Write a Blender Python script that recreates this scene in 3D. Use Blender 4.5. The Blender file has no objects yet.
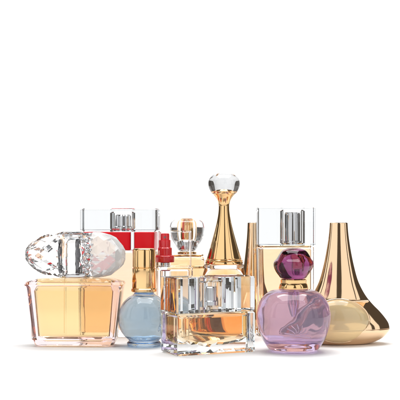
import bpy, bmesh, math, random
from mathutils import Vector, Matrix
random.seed(4)
S = 0.0008            # metres per photograph pixel at the reference depth
F = 1100.0            # camera distance in those pixels
CH = 135.0            # camera height above the table
HY = 215.0            # image row of the horizon
C = bpy.context.scene.collection
sc = bpy.context.scene
PI = math.pi

# ------------------------------------------------------------------ camera
cam = bpy.data.cameras.new('camera'); co = bpy.data.objects.new('camera', cam); C.objects.link(co)
cam.sensor_width = 36; cam.lens = 36 * F / 400.0
cam.shift_y = 15 / 400.0
cam.clip_start = 0.01; cam.clip_end = 50
co.location = (0, -F * S, CH * S); co.rotation_euler = (PI / 2, 0, 0)
sc.camera = co

# ------------------------------------------------------------------ world: a dim studio
w = bpy.data.worlds.new('World'); sc.world = w; w.use_nodes = True
bg = w.node_tree.nodes['Background']; bg.inputs[0].default_value = (1, 0.86, 0.74, 1); bg.inputs[1].default_value = 0.09

# ------------------------------------------------------------------ lamps
def area(name, loc, target, sx, sy, power, col=(1, 1, 1)):
    l = bpy.data.lights.new(name, 'AREA'); l.shape = 'RECTANGLE'; l.size = sx; l.size_y = sy
    l.energy = power; l.color = col
    o = bpy.data.objects.new(name, l); C.objects.link(o); o.location = loc
    d = Vector(target) - Vector(loc); o.rotation_euler = d.to_track_quat('-Z', 'Y').to_euler()
    return o
area('overhead_softbox', (0, 0.10, 1.25), (0, 0.10, 0), 1.2, 1.0, 15.8)
def panel(name, a0, a1, rad, z=0.62, h=1.3, dist=1.35):
    """softbox standing between two compass angles (0 = towards the camera, + = right), seen from the bottles"""
    am = math.radians((a0 + a1) / 2); wd = 2 * dist * math.tan(math.radians((a1 - a0) / 2))
    area(name, (dist * math.sin(am), -dist * math.cos(am), z), (0, 0, z * .5), wd, h, rad * PI * wd * h)
panel('left_softbox', -62, 0, 1.08)
panel('left_strip_softbox', -84, -70, 1.15, dist=1.15)
panel('right_softbox', 18, 58, 1.05)
panel('right_strip_softbox', 64, 78, 1.05, dist=1.2)
area('backdrop_lamp', (0, 0.45, 1.35), (0, 1.25, 0.35), 1.3, 0.4, 11.5)

sc.view_settings.view_transform = 'Standard'; sc.view_settings.look = 'None'
sc.view_settings.exposure = 0.0; sc.view_settings.gamma = 1
cy = sc.cycles
cy.max_bounces = 24; cy.transmission_bounces = 24; cy.glossy_bounces = 10; cy.diffuse_bounces = 4
cy.transparent_max_bounces = 16; cy.volume_bounces = 0
cy.caustics_refractive = True; cy.caustics_reflective = True; cy.blur_glossy = 0.3
cy.sample_clamp_indirect = 6; cy.use_denoising = True

# ------------------------------------------------------------------ materials
def mat(name): 
    m = bpy.data.materials.new(name); m.use_nodes = True
    return m, m.node_tree, m.node_tree.nodes['Principled BSDF']

def glass(name, col=(1, 1, 1), ior=1.47, rough=0.0, absorb=None, density=0, bump=0.0, bscale=60):
    m, nt, p = mat(name)
    p.inputs['Base Color'].default_value = (*col, 1)
    p.inputs['Transmission Weight'].default_value = 1
    p.inputs['Roughness'].default_value = rough
    p.inputs['IOR'].default_value = ior
    if absorb:
        v = nt.nodes.new('ShaderNodeVolumeAbsorption'); v.inputs['Color'].default_value = (*absorb, 1)
        v.inputs['Density'].default_value = density
        nt.links.new(v.outputs[0], nt.nodes['Material Output'].inputs['Volume'])
    if bump:
        tc = nt.nodes.new('ShaderNodeTexCoord'); n = nt.nodes.new('ShaderNodeTexNoise')
        n.inputs['Scale'].default_value = bscale; n.inputs['Detail'].default_value = 1.5
        b = nt.nodes.new('ShaderNodeBump'); b.inputs['Strength'].default_value = bump; b.inputs['Distance'].default_value = 0.002
        nt.links.new(tc.outputs['Object'], n.inputs['Vector']); nt.links.new(n.outputs['Fac'], b.inputs['Height'])
        nt.links.new(b.outputs[0], p.inputs['Normal'])
    return m

def metal(name, col, rough=0.08, bump=0.0):
    m, nt, p = mat(name)
    p.inputs['Base Color'].default_value = (*col, 1)
    p.inputs['Metallic'].default_value = 1
    tc = nt.nodes.new('ShaderNodeTexCoord'); n = nt.nodes.new('ShaderNodeTexNoise'); n.inputs['Scale'].default_value = 180
    r = nt.nodes.new('ShaderNodeMapRange'); r.inputs['To Min'].default_value = rough * 0.8; r.inputs['To Max'].default_value = rough * 1.3
    nt.links.new(tc.outputs['Object'], n.inputs['Vector']); nt.links.new(n.outputs['Fac'], r.inputs['Value'])
    nt.links.new(r.outputs[0], p.inputs['Roughness'])
    return m

def plastic(name, col, rough=0.15, trans=0.0, ior=1.49, coat=.5, bump=0, bscale=30):
    m, nt, p = mat(name)
    p.inputs['Base Color'].default_value = (*col, 1); p.inputs['Roughness'].default_value = rough
    p.inputs['Transmission Weight'].default_value = trans; p.inputs['IOR'].default_value = ior
    if bump:
        tc = nt.nodes.new('ShaderNodeTexCoord'); n = nt.nodes.new('ShaderNodeTexNoise')
        n.inputs['Scale'].default_value = bscale; n.inputs['Detail'].default_value = 1; n.inputs['Distortion'].default_value = 1.5
        b = nt.nodes.new('ShaderNodeBump'); b.inputs['Strength'].default_value = bump; b.inputs['Distance'].default_value = 0.01
        nt.links.new(tc.outputs['Object'], n.inputs['Vector']); nt.links.new(n.outputs['Fac'], b.inputs['Height'])
        nt.links.new(b.outputs[0], p.inputs['Normal'])
    p.inputs['Coat Weight'].default_value = coat; p.inputs['Specular IOR Level'].default_value = .5 if coat else .25
    return m

M = {}
M['clear'] = glass('clear_glass', absorb=(0.87, 0.91, 0.92), density=18, bump=0.02)
M['crystal'] = glass('cut_crystal', ior=1.54, absorb=(0.86, 0.88, 0.89), density=22)
M['smoke'] = glass('grey_tinted_crystal', ior=1.54, absorb=(0.60, 0.62, 0.64), density=34)
M['acrylic'] = glass('clear_acrylic', ior=1.44, absorb=(0.86, 0.875, 0.885), density=75)
M['pink_clear'] = glass('faintly_pink_glass', absorb=(0.90, 0.80, 0.82), density=50, bump=0.03)
M['amber'] = glass('amber_liquid', ior=0.92, rough=0.05, bump=.25, bscale=14, absorb=(0.98, 0.90, 0.54), density=110)
M['amber_strong'] = glass('strong_amber_liquid', ior=0.93, absorb=(0.985, 0.80, 0.46), density=62, bump=0.04)
M['pale_amber'] = glass('pale_amber_liquid', ior=0.93, absorb=(0.99, 0.84, 0.62), density=135)
M['peach'] = glass('peach_liquid', ior=0.93, absorb=(0.98, 0.76, 0.54), density=58)
M['deep_amber'] = glass('deep_amber_liquid', ior=0.92, absorb=(0.98, 0.74, 0.38), density=105, bump=0.08)
M['amber_lens'] = plastic('pale_amber_glass', (1.0, 0.84, 0.50), 0.02, trans=0.50, ior=1.3)
M['blue'] = glass('pale_blue_glass', absorb=(0.44, 0.70, 0.92), density=42, bump=0.25, bscale=40)
M['purple'] = glass('lilac_glass', absorb=(0.76, 0.60, 0.84), density=34, bump=0.15, bscale=40)
M['lilac_liquid'] = plastic('lilac_liquid', (0.95, 0.89, 0.98), 0.03, trans=0.74, ior=0.84, coat=0, bump=.10)
M['plum'] = glass('plum_glass', ior=1.5, absorb=(0.56, 0.05, 0.42), density=105)
M['gold'] = metal('polished_gold', (0.89, 0.59, 0.29), 0.09)
M['rose_gold'] = metal('rose_gold', (0.88, 0.645, 0.42), 0.07)
M['steel'] = metal('polished_steel', (0.62, 0.63, 0.65), 0.10)
M['dark_steel'] = metal('dark_steel', (0.18, 0.18, 0.19), 0.2)
M['red'] = plastic('red_plastic', (0.70, 0.002, 0.012), 0.18, coat=0.3)
M['red_band'] = plastic('red_lacquer', (0.88, 0.004, 0.014), 0.2, coat=0)
M['whitened'] = plastic('whitened_crystal', (1, 1, 1), 0.03, trans=0.56, ior=1.5, coat=0)  # stopper crystal again, with the white it refracts put into the colour
M['thin_cap'] = glass('thin_clear_cap', ior=1.14)
M['tube'] = plastic('white_tube', (0.8, 0.8, 0.78), 0.3)
m, nt, p = mat('white_paper'); p.inputs['Base Color'].default_value = (0.9, 0.9, 0.9, 1); p.inputs['Roughness'].default_value = 0.7
n = nt.nodes.new('ShaderNodeTexNoise'); n.inputs['Scale'].default_value = 900
b = nt.nodes.new('ShaderNodeBump'); b.inputs['Strength'].default_value = 0.03; b.inputs['Distance'].default_value = 0.0005
nt.links.new(n.outputs['Fac'], b.inputs['Height']); nt.links.new(b.outputs[0], p.inputs['Normal'])
p.inputs['Specular IOR Level'].default_value = 0.3
M['paper'] = m

# ------------------------------------------------------------------ mesh helpers (coordinates in photograph pixels, scaled by S)
class MB:
    def __init__(s): s.bm = bmesh.new()
    def rings(s, rings, flip=False, close=True, mtx=None):
        bm = s.bm; vr = []
        for r in rings:
            vr.append([bm.verts.new((mtx @ Vector(v) if mtx else Vector(v)) * S) for v in r])
        fs = []
        for a, b2 in zip(vr, vr[1:]):
            na, nb = len(a), len(b2)
            if na == 1 and nb == 1: continue
            N = max(na, nb)
            for i in range(N):
                j = (i + 1) % N
                if na == 1: f = (a[0], b2[j], b2[i])
                elif nb == 1: f = (a[i], a[j], b2[0])
                else: f = (a[i], a[j], b2[j], b2[i])
                fs.append(bm.faces.new(f))
        if close:
            if len(vr[0]) > 1: fs.append(bm.faces.new(vr[0][::-1]))
            if len(vr[-1]) > 1: fs.append(bm.faces.new(vr[-1]))
        bmesh.ops.recalc_face_normals(bm, faces=fs)
        if flip: bmesh.ops.reverse_faces(bm, faces=fs)
        return s
    def lathe(s, prof, seg=96, sx=1, sy=1, mod=None, flip=False, c=(0, 0, 0), mtx=None, close=True):
        R = []
        for r, z in prof:
            if r < 1e-4: R.append([(c[0], c[1], c[2] + z)]); continue
            ring = []
            for i in range(seg):
                a = 2 * PI * i / seg; k = mod(a, z) if mod else 1
                ring.append((c[0] + r * k * sx * math.cos(a), c[1] + r * k * sy * math.sin(a), c[2] + z))
            R.append(ring)
        return s.rings(R, flip, close, mtx)
    def rbox(s, secs, k=6, flip=False, c=(0, 0), mtx=None):
        """secs: (z, half width, half depth, corner radius)"""
        R = []
        for z, hw, hd, r in secs:
            r = min(r, hw * .999, hd * .999); ring = []
            for q, (ax, ay) in enumerate(((1, 1), (-1, 1), (-1, -1), (1, -1))):
                for i in range(k + 1):
                    a = PI / 2 * q + PI / 2 * i / k
                    ring.append((c[0] + ax * (hw - r) + r * math.cos(a), c[1] + ay * (hd - r) + r * math.sin(a), z))
            R.append(ring)
        return s.rings(R, flip, True, mtx)
    def build(s, name, mt, parent=None, sharp=32, label=None):
        me = bpy.data.meshes.new(name); s.bm.to_mesh(me); s.bm.free()
        me.polygons.foreach_set('use_smooth', [sharp > 0] * len(me.polygons))
        if sharp > 0: me.set_sharp_from_angle(angle=math.radians(sharp))
        me.materials.append(mt)
        o = bpy.data.objects.new(name, me); C.objects.link(o)
        if parent: o.parent = parent
        if label: o['label'] = label
        return o

def smooth_prof(pts, n=6):
    """Catmull-Rom through (r, z) points"""
    out = []
    P = [pts[0]] + list(pts) + [pts[-1]]
    for i in range(1, len(P) - 2):
        p0, p1, p2, p3 = P[i - 1], P[i], P[i + 1], P[i + 2]
        for j in range(n):
            t = j / n
            q = [0.5 * ((2 * p1[k]) + (-p0[k] + p2[k]) * t + (2 * p0[k] - 5 * p1[k] + 4 * p2[k] - p3[k]) * t * t +
                        (-p0[k] + 3 * p1[k] - 3 * p2[k] + p3[k]) * t ** 3) for k in (0, 1)]
            out.append((max(q[0], 0), q[1]))
    out.append(tuple(pts[-1])); return out

def zz(y, d): return CH - (y - HY) * d / F           # photo row -> height at distance d
def P(d, pts): return [(hw * d / F, zz(y, d)) for hw, y in pts]
def X(x, d): return (x - 200) * d / F

def thing(name, label, cat, x, y, rz=0, group=None):
    o = bpy.data.objects.new(name, None); C.objects.link(o); o.empty_display_size = 0.01
    o.location = (x * S, y * S, 0.4 * S); o.rotation_euler = (0, 0, rz); o['label'] = label; o['category'] = cat
    if group: o['group'] = group
    return o

def bevelbox(mb, z0, z1, hw, hd, r, b=1.2, flip=False, c=(0, 0), taper=0, k=6):
    """box with chamfered top and bottom edges; taper = extra half width at the top"""
    mb.rbox([(z0, hw - b, hd - b, max(r - b, .3)), (z0 + b, hw, hd, r), (z1 - b, hw + taper, hd + taper * .3, r),
             (z1, hw - b + taper, hd - b + taper * .3, max(r - b, .3))], k=k, flip=flip, c=c)

# ------------------------------------------------------------------ setting: white paper sweep
mb = MB(); W = 850
path = [(-2600, 0)]
for i in range(0, 17):
    a = PI / 2 * i / 16; path.append((1100 + 500 * math.sin(a), 500 - 500 * math.cos(a)))
path.append((1600, 2400))
bm = mb.bm; prev = None
for (yy, z) in path:
    cur = [bm.verts.new((x * S, yy * S, z * S)) for x in (-W, W)]
    if prev: bm.faces.new((prev[0], prev[1], cur[1], cur[0]))
    prev = cur
g = mb.build('backdrop', M['paper'], sharp=60); g['kind'] = 'structure'; g['label'] = 'seamless white paper sweep under and behind the bottles'

# ================================================================== 1. big amber bottle with oval crystal stopper (left)
D1 = 1150
x0 = X(73.5, 1121)
t = thing('perfume_bottle', 'wide flat amber bottle under a large oval cut crystal stopper, at the left end', 'perfume bottle', x0, 38, math.radians(-3))
mb = MB()
mb.rbox([(0, 37, 10, 4), (1.5, 40.5, 13, 5), (7, 43, 17, 5), (60, 49.3, 18, 5), (63.5, 50.5, 18.3, 4), (66, 49.5, 16.5, 4), (69.2, 38, 11, 6), (70, 17, 9, 8.5)], k=3)
mb.build('glass_body', M['pink_clear'], t, sharp=18)
mb = MB()
mb.rbox([(7.5, 30, 6, 3), (10.5, 36.5, 11, 4), (57, 40.5, 13, 4), (63, 38, 9, 4)], k=3)
mb.build('liquid', M['amber'], t, sharp=25)
mb = MB(); mb.lathe([(0, 11), (1.1, 11), (1.1, 62), (0, 62)], seg=12, c=(-10, 2, 0)); mb.build('dip_tube', M['thin_cap'], t)
mb = MB(); mb.lathe([(0, 70.2), (15, 70.2), (15.6, 71), (15.6, 73.5), (14.5, 74.5), (0, 74.5)], sy=.6)
mb.build('collar', M['steel'], t)
# oval stopper: faceted around the x axis
mb = MB(); zc = 93.5
R_ = []; n = 16
xs = [-51.5, -48, -43.5, -38, -32.5, -27, -21, -15.5, -12, 5, 9, 13.5, 17.8]
for k, xx in enumerate(xs):                  # cut crystal: alternating raised and sunk facet points, flat centre block
    h = 24.4 * max(0, 1 - (abs(xx + 2) / 51) ** 2.3) ** .5
    h = max(h, 3.2); row = []
    for i in range(n):
        a = (PI / n) * (k % 2) + 2 * PI * i / n
        f = 1 - (.20 if (i + k // 2) % 2 else 0) * (0 if -13 < xx < 6 else 1) + random.uniform(-.012, .012)
        row.append((xx, h * .70 * f * math.cos(a), zc + h * f * math.sin(a)))
    R_.append(row)
mb.rings(R_); bmesh.ops.triangulate(mb.bm, faces=mb.bm.faces)
stp = mb.build('stopper', M['crystal'], t, sharp=0)
mb = MB(); R_ = []
for k in range(0, 9):                       # the right half is a blunt dome with shallow facets
    u = math.sin(k / 8 * PI / 2); h = 23.9 * max(0, 1 - u ** 2.4) ** .5; xx = 18 + 34 * u
    jt = [1 + random.uniform(-.025, .01) for i in range(13)]
    R_.append([(xx, 0, zc)] if h < .3 else [(xx + random.uniform(-.8, .8) * (0 < k < 8), h * .66 * jt[i] * math.cos(2 * PI * (i + k % 2 / 2) / 13), zc + h * jt[i] * math.sin(2 * PI * (i + k % 2 / 2) / 13)) for i in range(13)])
mb.rings(R_); bmesh.ops.triangulate(mb.bm, faces=mb.bm.faces); mb.build('whitened_dome', M['whitened'], stp, label='right half of the cut crystal stopper, refracted white put into its colour', sharp=0)
mb = MB(); mb.rbox([(70.5, 9, 6, 1), (72, 10, 7, 1), (79, 8.5, 6, 1), (104, 8.5, 6, 1), (108, 6, 4, 1)], k=1)
mb.build('stopper_core', M['crystal'], stp, sharp=0)
# ornamental beaded relief band
mb = MB()
for k in range(7):
    zc2 = 76 + k * 5.4; hh = math.sqrt(max(0, 1 - ((zc2 - zc) / 24.3) ** 2))
    yy = -15.2 * hh - .4
    for j, (dx, rr) in enumerate(((0, 2.5), (-4.2, 1.5), (4.2, 1.5))):
        mb.lathe([(rr * math.sin(PI * q / 8), -rr * math.cos(PI * q / 8)) for q in range(9)], seg=14, c=(14 + dx + (k % 2) * 1.2, yy + abs(dx) * .12, zc2 + (1.4 if j else 0)))
mb.build('beaded_relief', M['steel'], stp)
for sx in (-1, 1):
    mb = MB(); mb.lathe([(0, 0)] + [(2.0 + .35 * math.sin(k * 2.3 + sx) , k * 3.4 + .3) for k in range(11)] + [(0, 35)], seg=9, c=(sx * 8.8 - 5, -9, 74.7))
    mb.build('setting_post', M['dark_steel'], stp)

# ================================================================== 2. tall square flask with red band (back left)
th = math.radians(-7); d = 1210; Wd, T = 86, 34
cx = X(119.5, d); cyy = 125
t = thing('perfume_bottle', 'square peach flask with a red band under a clear block cap, behind the crystal stopper', 'perfume bottle', cx, cyy, th)
zb, zt, zr = zz(251, d), zz(208.5, d), zz(232.5, d)
mb = MB(); bevelbox(mb, 0, zb, Wd / 2, T / 2, 3); mb.build('glass_body', M['clear'], t, sharp=25)
mb = MB(); bevelbox(mb, 7, zb - 2, Wd / 2 - 2.2, T / 2 - 2.2, 3); mb.build('liquid', M['peach'], t, sharp=25)
for xa, xb in ((-40, 13.5), (18, 40)):
    mb = MB(); bevelbox(mb, zb + .4, zr, (xb - xa) / 2, T / 2 - 2.5, 2.5, b=.6, c=((xa + xb) / 2, 0)); mb.build('red_band', M['red_band'], t, sharp=25)
mb = MB(); bevelbox(mb, zb + .4, zr, 1.9, T / 2 - 5, 1, b=.3, c=(15.75, 0)); mb.build('clear_divider', M['acrylic'], t, sharp=25)
mb = MB(); bevelbox(mb, zr + .4, zt, Wd / 2, T / 2, 5, b=2); bevelbox(mb, zr + 2.5, zt - 4, 14, 10.5, 6, flip=True, c=(4, 0))
mb.build('cap', M['acrylic'], t, sharp=25)
mb = MB(); mb.lathe([(0, 0), (10.5, 0), (10.5, 3), (9, 4), (9, 15), (7.5, 16.5), (0, 16.5)], seg=60, c=(4, 0, zr + 2.7), mod=lambda a, z: 1 + .09 * (1 if math.sin(10 * a) > 0 else -1)); mb.build('spray_nozzle', M['steel'], t)

# ================================================================== 3. small round blue bottle with gold cap
d = 1132; x0 = X(144, d)
t = thing('perfume_bottle', 'small round pale blue glass bottle with a tall gold cylinder cap', 'perfume bottle', x0, 32)
mb = MB()
pr = smooth_prof([(0, 0), (15, 0), (17, 1.2), (17.5, 3.5), (15.8, 6), (20, 10), (24.5, 17), (26.3, 26), (26, 33), (22.5, 43), (17, 49.5), (12, 52.5), (10, 54.5), (9.5, 55.5), (0, 55.5)], 6)
mb.lathe(pr)
mb.build('glass_body', M['blue'], t, sharp=50)
mb = MB(); mb.lathe(smooth_prof([(0, 8), (8, 8.5), (17, 13), (22, 22), (22.6, 30), (18.5, 41), (10, 48), (0, 48.5)], 6)); mb.build('liquid', plastic('pale_blue_liquid', (0.90, 0.97, 1.0), 0.04, trans=0.84, ior=.80, coat=0, bump=.25), t)
mb = MB(); mb.lathe([(0, 55.6), (12.6, 55.6), (13.2, 56.4), (13.2, 58.6), (12.4, 59.4), (0, 59.4)]); mb.build('collar', M['gold'], t)
mb = MB(); mb.lathe([(0, 59.5), (12.1, 59.5), (12.3, 60), (12.0, 79.6), (11.3, 80.2), (11.3, 80.9), (11.8, 81.4), (11.7, 98), (11.3, 99.4), (10.2, 100.2), (8, 100.6), (0, 100.8)]); mb.build('cap', M['gold'], t, sharp=40)

# ================================================================== 4. clear bottle with red sprayer
d = 1170; x0 = X(175, d)
t = thing('perfume_bottle', 'narrow clear glass bottle with a stepped red sprayer under a clear cap', 'perfume bottle', x0, 70)
zs = zz(267, d)
mb = MB(); bevelbox(mb, 0, zs, 19, 12, 3); bevelbox(mb, 6, zs - 3, 15.5, 8.5, 2.5, flip=True); mb.build('glass_body', M['clear'], t, sharp=25)
xa = X(165, d) - x0
mb = MB(); mb.lathe([(0, 0), (5, 0), (5, 4), (4.2, 5), (0, 5)], seg=48, c=(xa, 0, zs + .1)); mb.build('collar', M['steel'], t)
q = P(d, [(0, 262.5), (9, 262.5), (9.4, 262), (9.4, 256.5), (8.8, 255.8), (7, 255.4), (7, 248.5), (6.3, 247.8), (5.6, 247.4), (5.6, 241), (5.2, 240.2), (4.4, 240), (4.4, 234.8), (3.8, 233.8), (0, 233.5)])
mb = MB(); mb.lathe(q, seg=64, c=(xa, 0, 0)); mb.build('spray_nozzle', M['red'], t, sharp=40)
mb = MB(); mb.lathe([(0, 0), (1, 0), (1, .5), (0, .5)], seg=16, mtx=Matrix.Translation((xa, -4.5, zz(237.5, d))) @ Matrix.Rotation(PI / 2, 4, 'X')); mb.build('nozzle_hole', M['dark_steel'], t)
mb = MB(); mb.lathe([(0, 8), (.9, 8), (.9, zs - 3.5), (0, zs - 3.5)], seg=12, c=(xa, 0, 0)); mb.build('dip_tube', M['tube'], t)
zk = zz(231, d)
mb = MB(); bevelbox(mb, zs + .3, zk, 17.5, 11.5, 4, b=.8); bevelbox(mb, zs + .9, zk - 1.2, 16.5, 10.4, 3.4, b=.5, flip=True); mb.build('cap', M['thin_cap'], t, sharp=25)

# ================================================================== 5. amber bottle with round clear stopper
d = 1255; x0 = X(187, d)
t = thing('perfume_bottle', 'amber bottle with a flattened clear ball stopper holding a gold core', 'perfume bottle', x0, 155)
zs = zz(256, d)
mb = MB(); bevelbox(mb, 0, zs, 20, 14, 5, b=3); mb.build('glass_body', M['clear'], t, sharp=40)
mb = MB(); bevelbox(mb, 6, zs - 3, 17, 10.5, 4, b=2); mb.build('liquid', M['deep_amber'], t, sharp=40)
mb = MB(); bevelbox(mb, zs + .1, zs + 1.6, 19, 13, 5, b=.4); bevelbox(mb, zs - 14, zs - 11, 20.6, 14.6, 5, b=.4); mb.build('shoulder_band', M['gold'], t)
mb = MB(); mb.lathe(P(d, [(0, 254.2), (9, 254.2), (9.6, 254), (9.6, 252.6), (8.6, 251.8), (0, 251.8)])); mb.build('collar', M['gold'], t)
mb = MB()
q = smooth_prof(P(d, [(0, 251.5), (7.5, 251.3), (9.5, 249), (11.5, 245.5), (15, 240), (17, 233.5), (17.2, 227), (15.2, 221.8), (9, 218.9), (0, 218)]), 4)
mb.lathe(q, seg=12); stp = mb.build('stopper', M['crystal'], t, sharp=12)
mb = MB(); mb.lathe(P(d, [(0, 238), (4.6, 238), (5, 236), (5, 223), (4, 221.5), (0, 221.2)])); mb.build('gold_core', M['gold'], stp)
mb = MB(); mb.lathe(P(d, [(0, 250), (7, 250), (7.4, 249), (7.4, 240.5), (6, 239), (0, 238.6)])); mb.build('stopper_plug', M['steel'], stp)

# ================================================================== 6. tall flared gold flask with glass ball
d = 1190; x0 = X(224, d)
t = thing('perfume_bottle', 'tall slender gold necked bottle flaring down from a clear glass ball top', 'perfume bottle', x0, 90)
mb = MB()
mb.lathe(smooth_prof(P(d, [(0, 339.4), (22, 339.4), (26, 336), (29, 325), (29, 312), (26, 296), (22.5, 280), (19.8, 269), (18.4, 264.2), (0, 264)]), 5), sy=.9)
mb.build('glass_body', M['clear'], t, sharp=50)
mb = MB()
mb.lathe(smooth_prof(P(d, [(0, 333), (18, 332), (23.5, 325), (23.5, 312), (20, 296), (15.5, 280), (10, 270), (0, 269)]), 5), sy=.9)
mb.build('liquid', M['deep_amber'], t, sharp=50)
mb = MB()
mb.lathe([(0, zz(263.8, d))] + smooth_prof(P(d, [(19, 263.8), (18.6, 262), (17.2, 259.6)]), 3) + smooth_prof(P(d, [(17.4, 259), (15.2, 252), (11.8, 240), (8.6, 228), (6.3, 217), (5.4, 209), (5.8, 203), (7.8, 198.5), (11, 194.5), (13, 191.6)]), 6) + [(0, zz(191.4, d))])
mb.build('flared_neck', M['gold'], t, sharp=40)
mb = MB(); mb.lathe([(18.2 * d / F + .55 * math.cos(a), zz(260.6, d) + .55 * math.sin(a)) for a in [PI * 2 * k / 10 for k in range(11)]], close=False); mb.build('ring', M['gold'], t)
mb = MB()
mb.lathe(smooth_prof(P(d, [(0, 195), (10.5, 194.6), (14, 190.8), (15.8, 185.5), (15.2, 180), (11.6, 175.6), (6.5, 173.6), (0, 173)]), 6))
mb.build('glass_ball', M['smoke'], t, sharp=60)
mb = MB(); mb.lathe(P(d, [(0, 190.9), (7, 190.9), (6, 188.6), (0, 188.2)])); 
mb.build('ball_seat', M['gold'], t)

# ================================================================== 9 + 7. flared rose gold flasks
def gold_flask(x, yc, d, label, sx, lens):
    t = thing('perfume_bottle', label, 'perfume bottle', x, yc, 0, 'flared rose gold flasks')
    top = smooth_prof(P(d, [(51, 327.8), (49.6, 323), (46, 317.5), (40.5, 311), (34.5, 305), (28.5, 298), (23.5, 290), (19, 280), (15, 265), (12, 250), (9.8, 235), (8.9, 223.4)]), 7)
    mb = MB(); mb.lathe([(0, zz(328, d))] + [(50.8 * d / F, zz(328, d))] + top + [(8.4 * d / F, zz(223, d)), (0, zz(223, d))], sx=sx, sy=.56, seg=128)
    mb.build('flared_shell', M['rose_gold'], t, sharp=40)
    mb = MB(); mb.lathe(smooth_prof([(0, 0), (27 * d / F, 0), (34 * d / F, 1), (44 * d / F, zz(338, d)), (50 * d / F, zz(331.5, d)), (51 * d / F, zz(328.8, d))], 6) + [(50.6 * d / F, zz(328.3, d)), (0, zz(328.3, d))], sx=sx, sy=.56, seg=128)
    mb.build('base_dish', M['rose_gold'], t, sharp=50)
    if lens:
        # amber glass chamber bulging out of the front of the shell
        cz = zz(319.5, d); R = 31.5; ly = -20.5; ry = 15; rz = 22.5; lx = -2.5
        mb = MB(); mb.lathe([(R * math.sin(PI * k / 32), -rz * math.cos(PI * k / 32)) for k in range(33)], sy=ry / R, c=(lx, ly, cz))
        mb.build('glass_chamber', M['amber_lens'], t, sharp=60)
        full = [(51 * d / F, zz(328.3, d))] + top
        def shell(xx, z):
            r = 51 * d / F
            if z < zz(328.3, d): r = (34 + 17 * max(0, min(1, (z - 1) / zz(328.3, d))) ** .6) * d / F
            else:
                for (r1, z1), (r2, z2) in zip(full, full[1:]):
                    if z1 <= z <= z2: r = r1 + (r2 - r1) * (z - z1) / max(1e-6, z2 - z1); break
            return -.56 * math.sqrt(max(0, r * r - xx * xx * 1.0))
        pts = []
        for i in range(72):                  # rim where the chamber meets the shell
            a = 2 * PI * i / 72; best = None
            for q in range(5, 100):
                k = q / 100; xx = lx + R * k * math.cos(a); z = cz + rz * k * math.sin(a)
                yl = ly - ry * math.sqrt(1 - k * k)
                if yl > shell(xx, z) or q == 99: best = (xx, yl, z); break
            pts.append(Vector(best))
        ring = []
        for i, p0 in enumerate(pts):
            tan = (pts[(i + 1) % 72] - pts[i - 1]).normalized(); nn = tan.cross(Vector((0, 1, 0))).normalized(); bb = tan.cross(nn)
            ring.append([tuple(p0 + nn * 1.1 * math.cos(2 * PI * j / 10) + bb * 1.1 * math.sin(2 * PI * j / 10)) for j in range(10)])
        mb = MB(); mb.rings(ring + [ring[0]], close=False); mb.build('chamber_rim', M['rose_gold'], t, sharp=60)
        mb = MB()
        mb.rbox([(zz(301.5, d), 15, 7, 3), (zz(300.8, d), 15.5, 7.5, 3), (zz(299.6, d), 15.5, 7.5, 3), (zz(299.2, d), 14.5, 6.5, 3)], c=(13, -16))
        mb.build('ledge', M['rose_gold'], t)
    return t
gold_flask(X(338.9, 1155), 57, 1155, 'broad flared rose gold flask with a pale amber glass chamber, at the right end', 1, True)
gold_flask(X(253, 1290), 190, 1290, 'slim rose gold flask neck between the tall gold bottle and the clear capped bottle', .62, False)

# ================================================================== 8. pale amber bottle with clear cap (behind the lilac one)
d = 1225; x0 = X(286.5, d)
t = thing('perfume_bottle', 'flat pale amber bottle with a clear block cap, standing behind the lilac bottle', 'perfume bottle', x0, 140, math.radians(4))
zb, zt = zz(247.5, d), zz(207.5, d)
mb = MB(); bevelbox(mb, 0, zb, 32.5, 14, 3); mb.build('glass_body', M['clear'], t, sharp=25)
mb = MB(); bevelbox(mb, 7, zb - 2, 27.5, 9, 2.5); mb.build('liquid', M['pale_amber'], t, sharp=25)
mb = MB(); bevelbox(mb, zb + 1.6, zt, 32.5, 14, 3); bevelbox(mb, zb + 3, zt - 3, 14, 9.8, 6, flip=True, c=(7, 0)); mb.build('cap', M['acrylic'], t, sharp=25)
mb = MB(); bevelbox(mb, zb + .15, zb + 1.4, 28, 11, 3, b=.3); mb.build('shoulder_plate', M['gold'], t)
mb = MB(); mb.lathe([(0, 0), (10.5, 0), (10.5, 3), (9.5, 3.6), (9.5, 33), (8.5, 35.5), (0, 35.8)], c=(7, 0, zb + 3.2)); mb.build('spray_nozzle', M['steel'], t)

# ================================================================== 10. lilac apple bottle with plum stopper
d = 1089; x0 = X(293.5, d)
t = thing('perfume_bottle', 'round apple shaped lilac glass bottle with a plum gem stopper and gold ring', 'perfume bottle', x0, -11)
mb = MB()
mb.lathe(smooth_prof([(0, 1.5), (12, .8), (18, 0), (22, .6), (26, 4), (32, 14), (36, 27), (36.6, 38), (33.5, 49), (28, 56), (21, 60.2), (15, 61), (13.5, 61.2), (0, 61.2)], 7))
mb.build('glass_body', M['purple'], t, sharp=50)
mb = MB(); mb.lathe(smooth_prof([(0, 13), (14, 11.5), (22, 13), (28, 22), (30.5, 33), (28, 46), (20, 53), (8, 56), (0, 56)], 6)); mb.build('liquid', M['lilac_liquid'], t, sharp=50)
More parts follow.
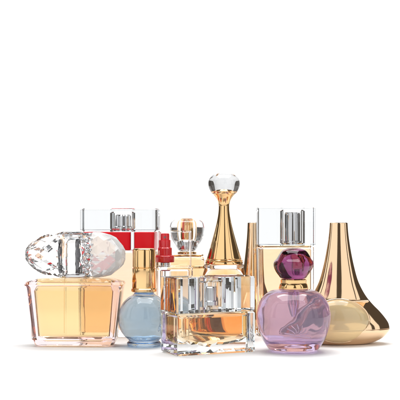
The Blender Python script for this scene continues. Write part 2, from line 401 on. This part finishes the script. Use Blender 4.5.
# raised mark moulded into the front of the glass
mb = MB()
def surf(xx, z):
    pr = [(36, 27), (36.6, 38), (32, 14), (27, 5)]
    r = 32 + 4.4 * math.sin(max(0, min(1, (z - 14) / 22)) * PI / 2)
    return (xx, -math.sqrt(r * r - xx * xx) + .2, z)
def stroke(pts, rad=.7):
    c = [Vector(surf(*p)) for p in pts]; rings = []
    for i, p0 in enumerate(c):
        tn = (c[min(i + 1, len(c) - 1)] - c[max(i - 1, 0)]).normalized(); nn = tn.cross(Vector((0, 1, .01))).normalized(); bb = tn.cross(nn)
        rings.append([tuple(p0 + nn * rad * math.cos(PI * j / 4) + bb * rad * math.sin(PI * j / 4)) for j in range(8)])
    mb.rings(rings)
for k in range(7):                           # small moulded fan of petals
    a = PI * (.08 + .84 * k / 6)
    stroke([(1 + (3 + 9 * i / 8) * math.cos(a) + 1.2 * math.sin(i * .5), 18 + (3 + 9 * i / 8) * math.sin(a)) for i in range(9)], .55)
stroke([(-12 + 26 * i / 16, 16.5 + 1.5 * math.sin(PI * i / 16)) for i in range(17)], .45)
mb.build('moulded_mark', M['purple'], t, sharp=60)
# pump and cut gem visible inside
mb = MB(); mb.lathe([(0, 34), (1.6, 34), (3, 37), (4.6, 44), (4.8, 50), (3.4, 57.5), (0, 58)], seg=32); mb.build('pump', M['plum'], t, sharp=30)
mb = MB(); mb.lathe([(0, 61.3), (14.2, 61.3), (14.6, 62.2), (13.6, 66.5), (12.7, 67.4), (12.9, 70.6), (12.2, 71.5), (0, 71.5)]); mb.build('collar', M['gold'], t, sharp=40)
mb = MB()
def lob(a, z): return 1 + .045 * math.cos(3 * a + z * .12 + .6) + .02 * math.cos(5 * a - z * .07)
mb.lathe(smooth_prof([(0, 71.6), (11, 71.8), (14.5, 75), (17.8, 79.5), (19.6, 84), (19.4, 88), (16.8, 91.5), (14.6, 95.5), (11.5, 99.5), (6.5, 101.6), (3, 102), (0, 102.1)], 6), mod=lob)
mb.build('stopper', M['plum'], t, sharp=60)

# ================================================================== front bottle: clear block, cap over amber body
th = math.radians(24.7); d = 1046
xn = X(177, d); yn = -54; Wd, T = 84, 40
cx = xn + (Wd / 2) * math.cos(th) - (T / 2) * math.sin(th); cyy = yn + (Wd / 2) * math.sin(th) + (T / 2) * math.cos(th)
t = thing('perfume_bottle', 'low rectangular thick clear block bottle with amber liquid and clear cap, at the front centre', 'perfume bottle', cx, cyy, th)
mb = MB(); bevelbox(mb, 0, 40, Wd / 2, T / 2, 1.5, b=1.5, k=2); mb.build('glass_body', M['clear'], t, sharp=25)
mb = MB()
R_ = []
for i in range(12):                          # boat shaped chamber, cut facets along its keel
    u = -1 + 2 * i / 11; xx = 36 * u
    bz = 15 - 7.5 * max(0, 1 - abs(u) ** 2.6) ** .7 + random.uniform(-1.5, 1.5); hd = 12.5 - 3 * abs(u) ** 6
    R_.append([(xx, -hd, bz + 3), (xx, -hd * .45, bz), (xx, hd * .45, bz), (xx, hd, bz + 3), (xx, hd, 35), (xx, hd - 2, 36.5), (xx, -hd + 2, 36.5), (xx, -hd, 35)])
mb.rings(R_)
mb.build('liquid', M['amber_strong'], t, sharp=0)
mb = MB()
foot = [(-42, -18.5), (-40.5, -20), (40.5, -20), (42, -18.5), (42, 20)]
for i in range(1, 20):
    foot.append((42 - 84 * i / 20 + random.uniform(-.8, .8), 20 - (5.5 if i % 2 else 0) - random.uniform(0, 2)))
foot.append((-42, 20))
mb.rings([[(x * .985, y * .985, 40.6) for x, y in foot], [(x, y, 41.4) for x, y in foot], [(x, y, 73.6) for x, y in foot], [(x * .985, y * .985, 74.5) for x, y in foot]])
mb.rbox([(45, 11, 8.5, 4), (69, 11, 8.5, 4), (70, 10, 8, 4)], k=3, flip=True)
mb.build('cap', M['acrylic'], t, sharp=12)
mb = MB(); mb.lathe([(0, 46.4), (7, 46.4), (7, 50), (6, 51), (6, 63.5), (5, 64.5), (0, 64.5)], seg=64); mb.build('spray_nozzle', M['steel'], t)
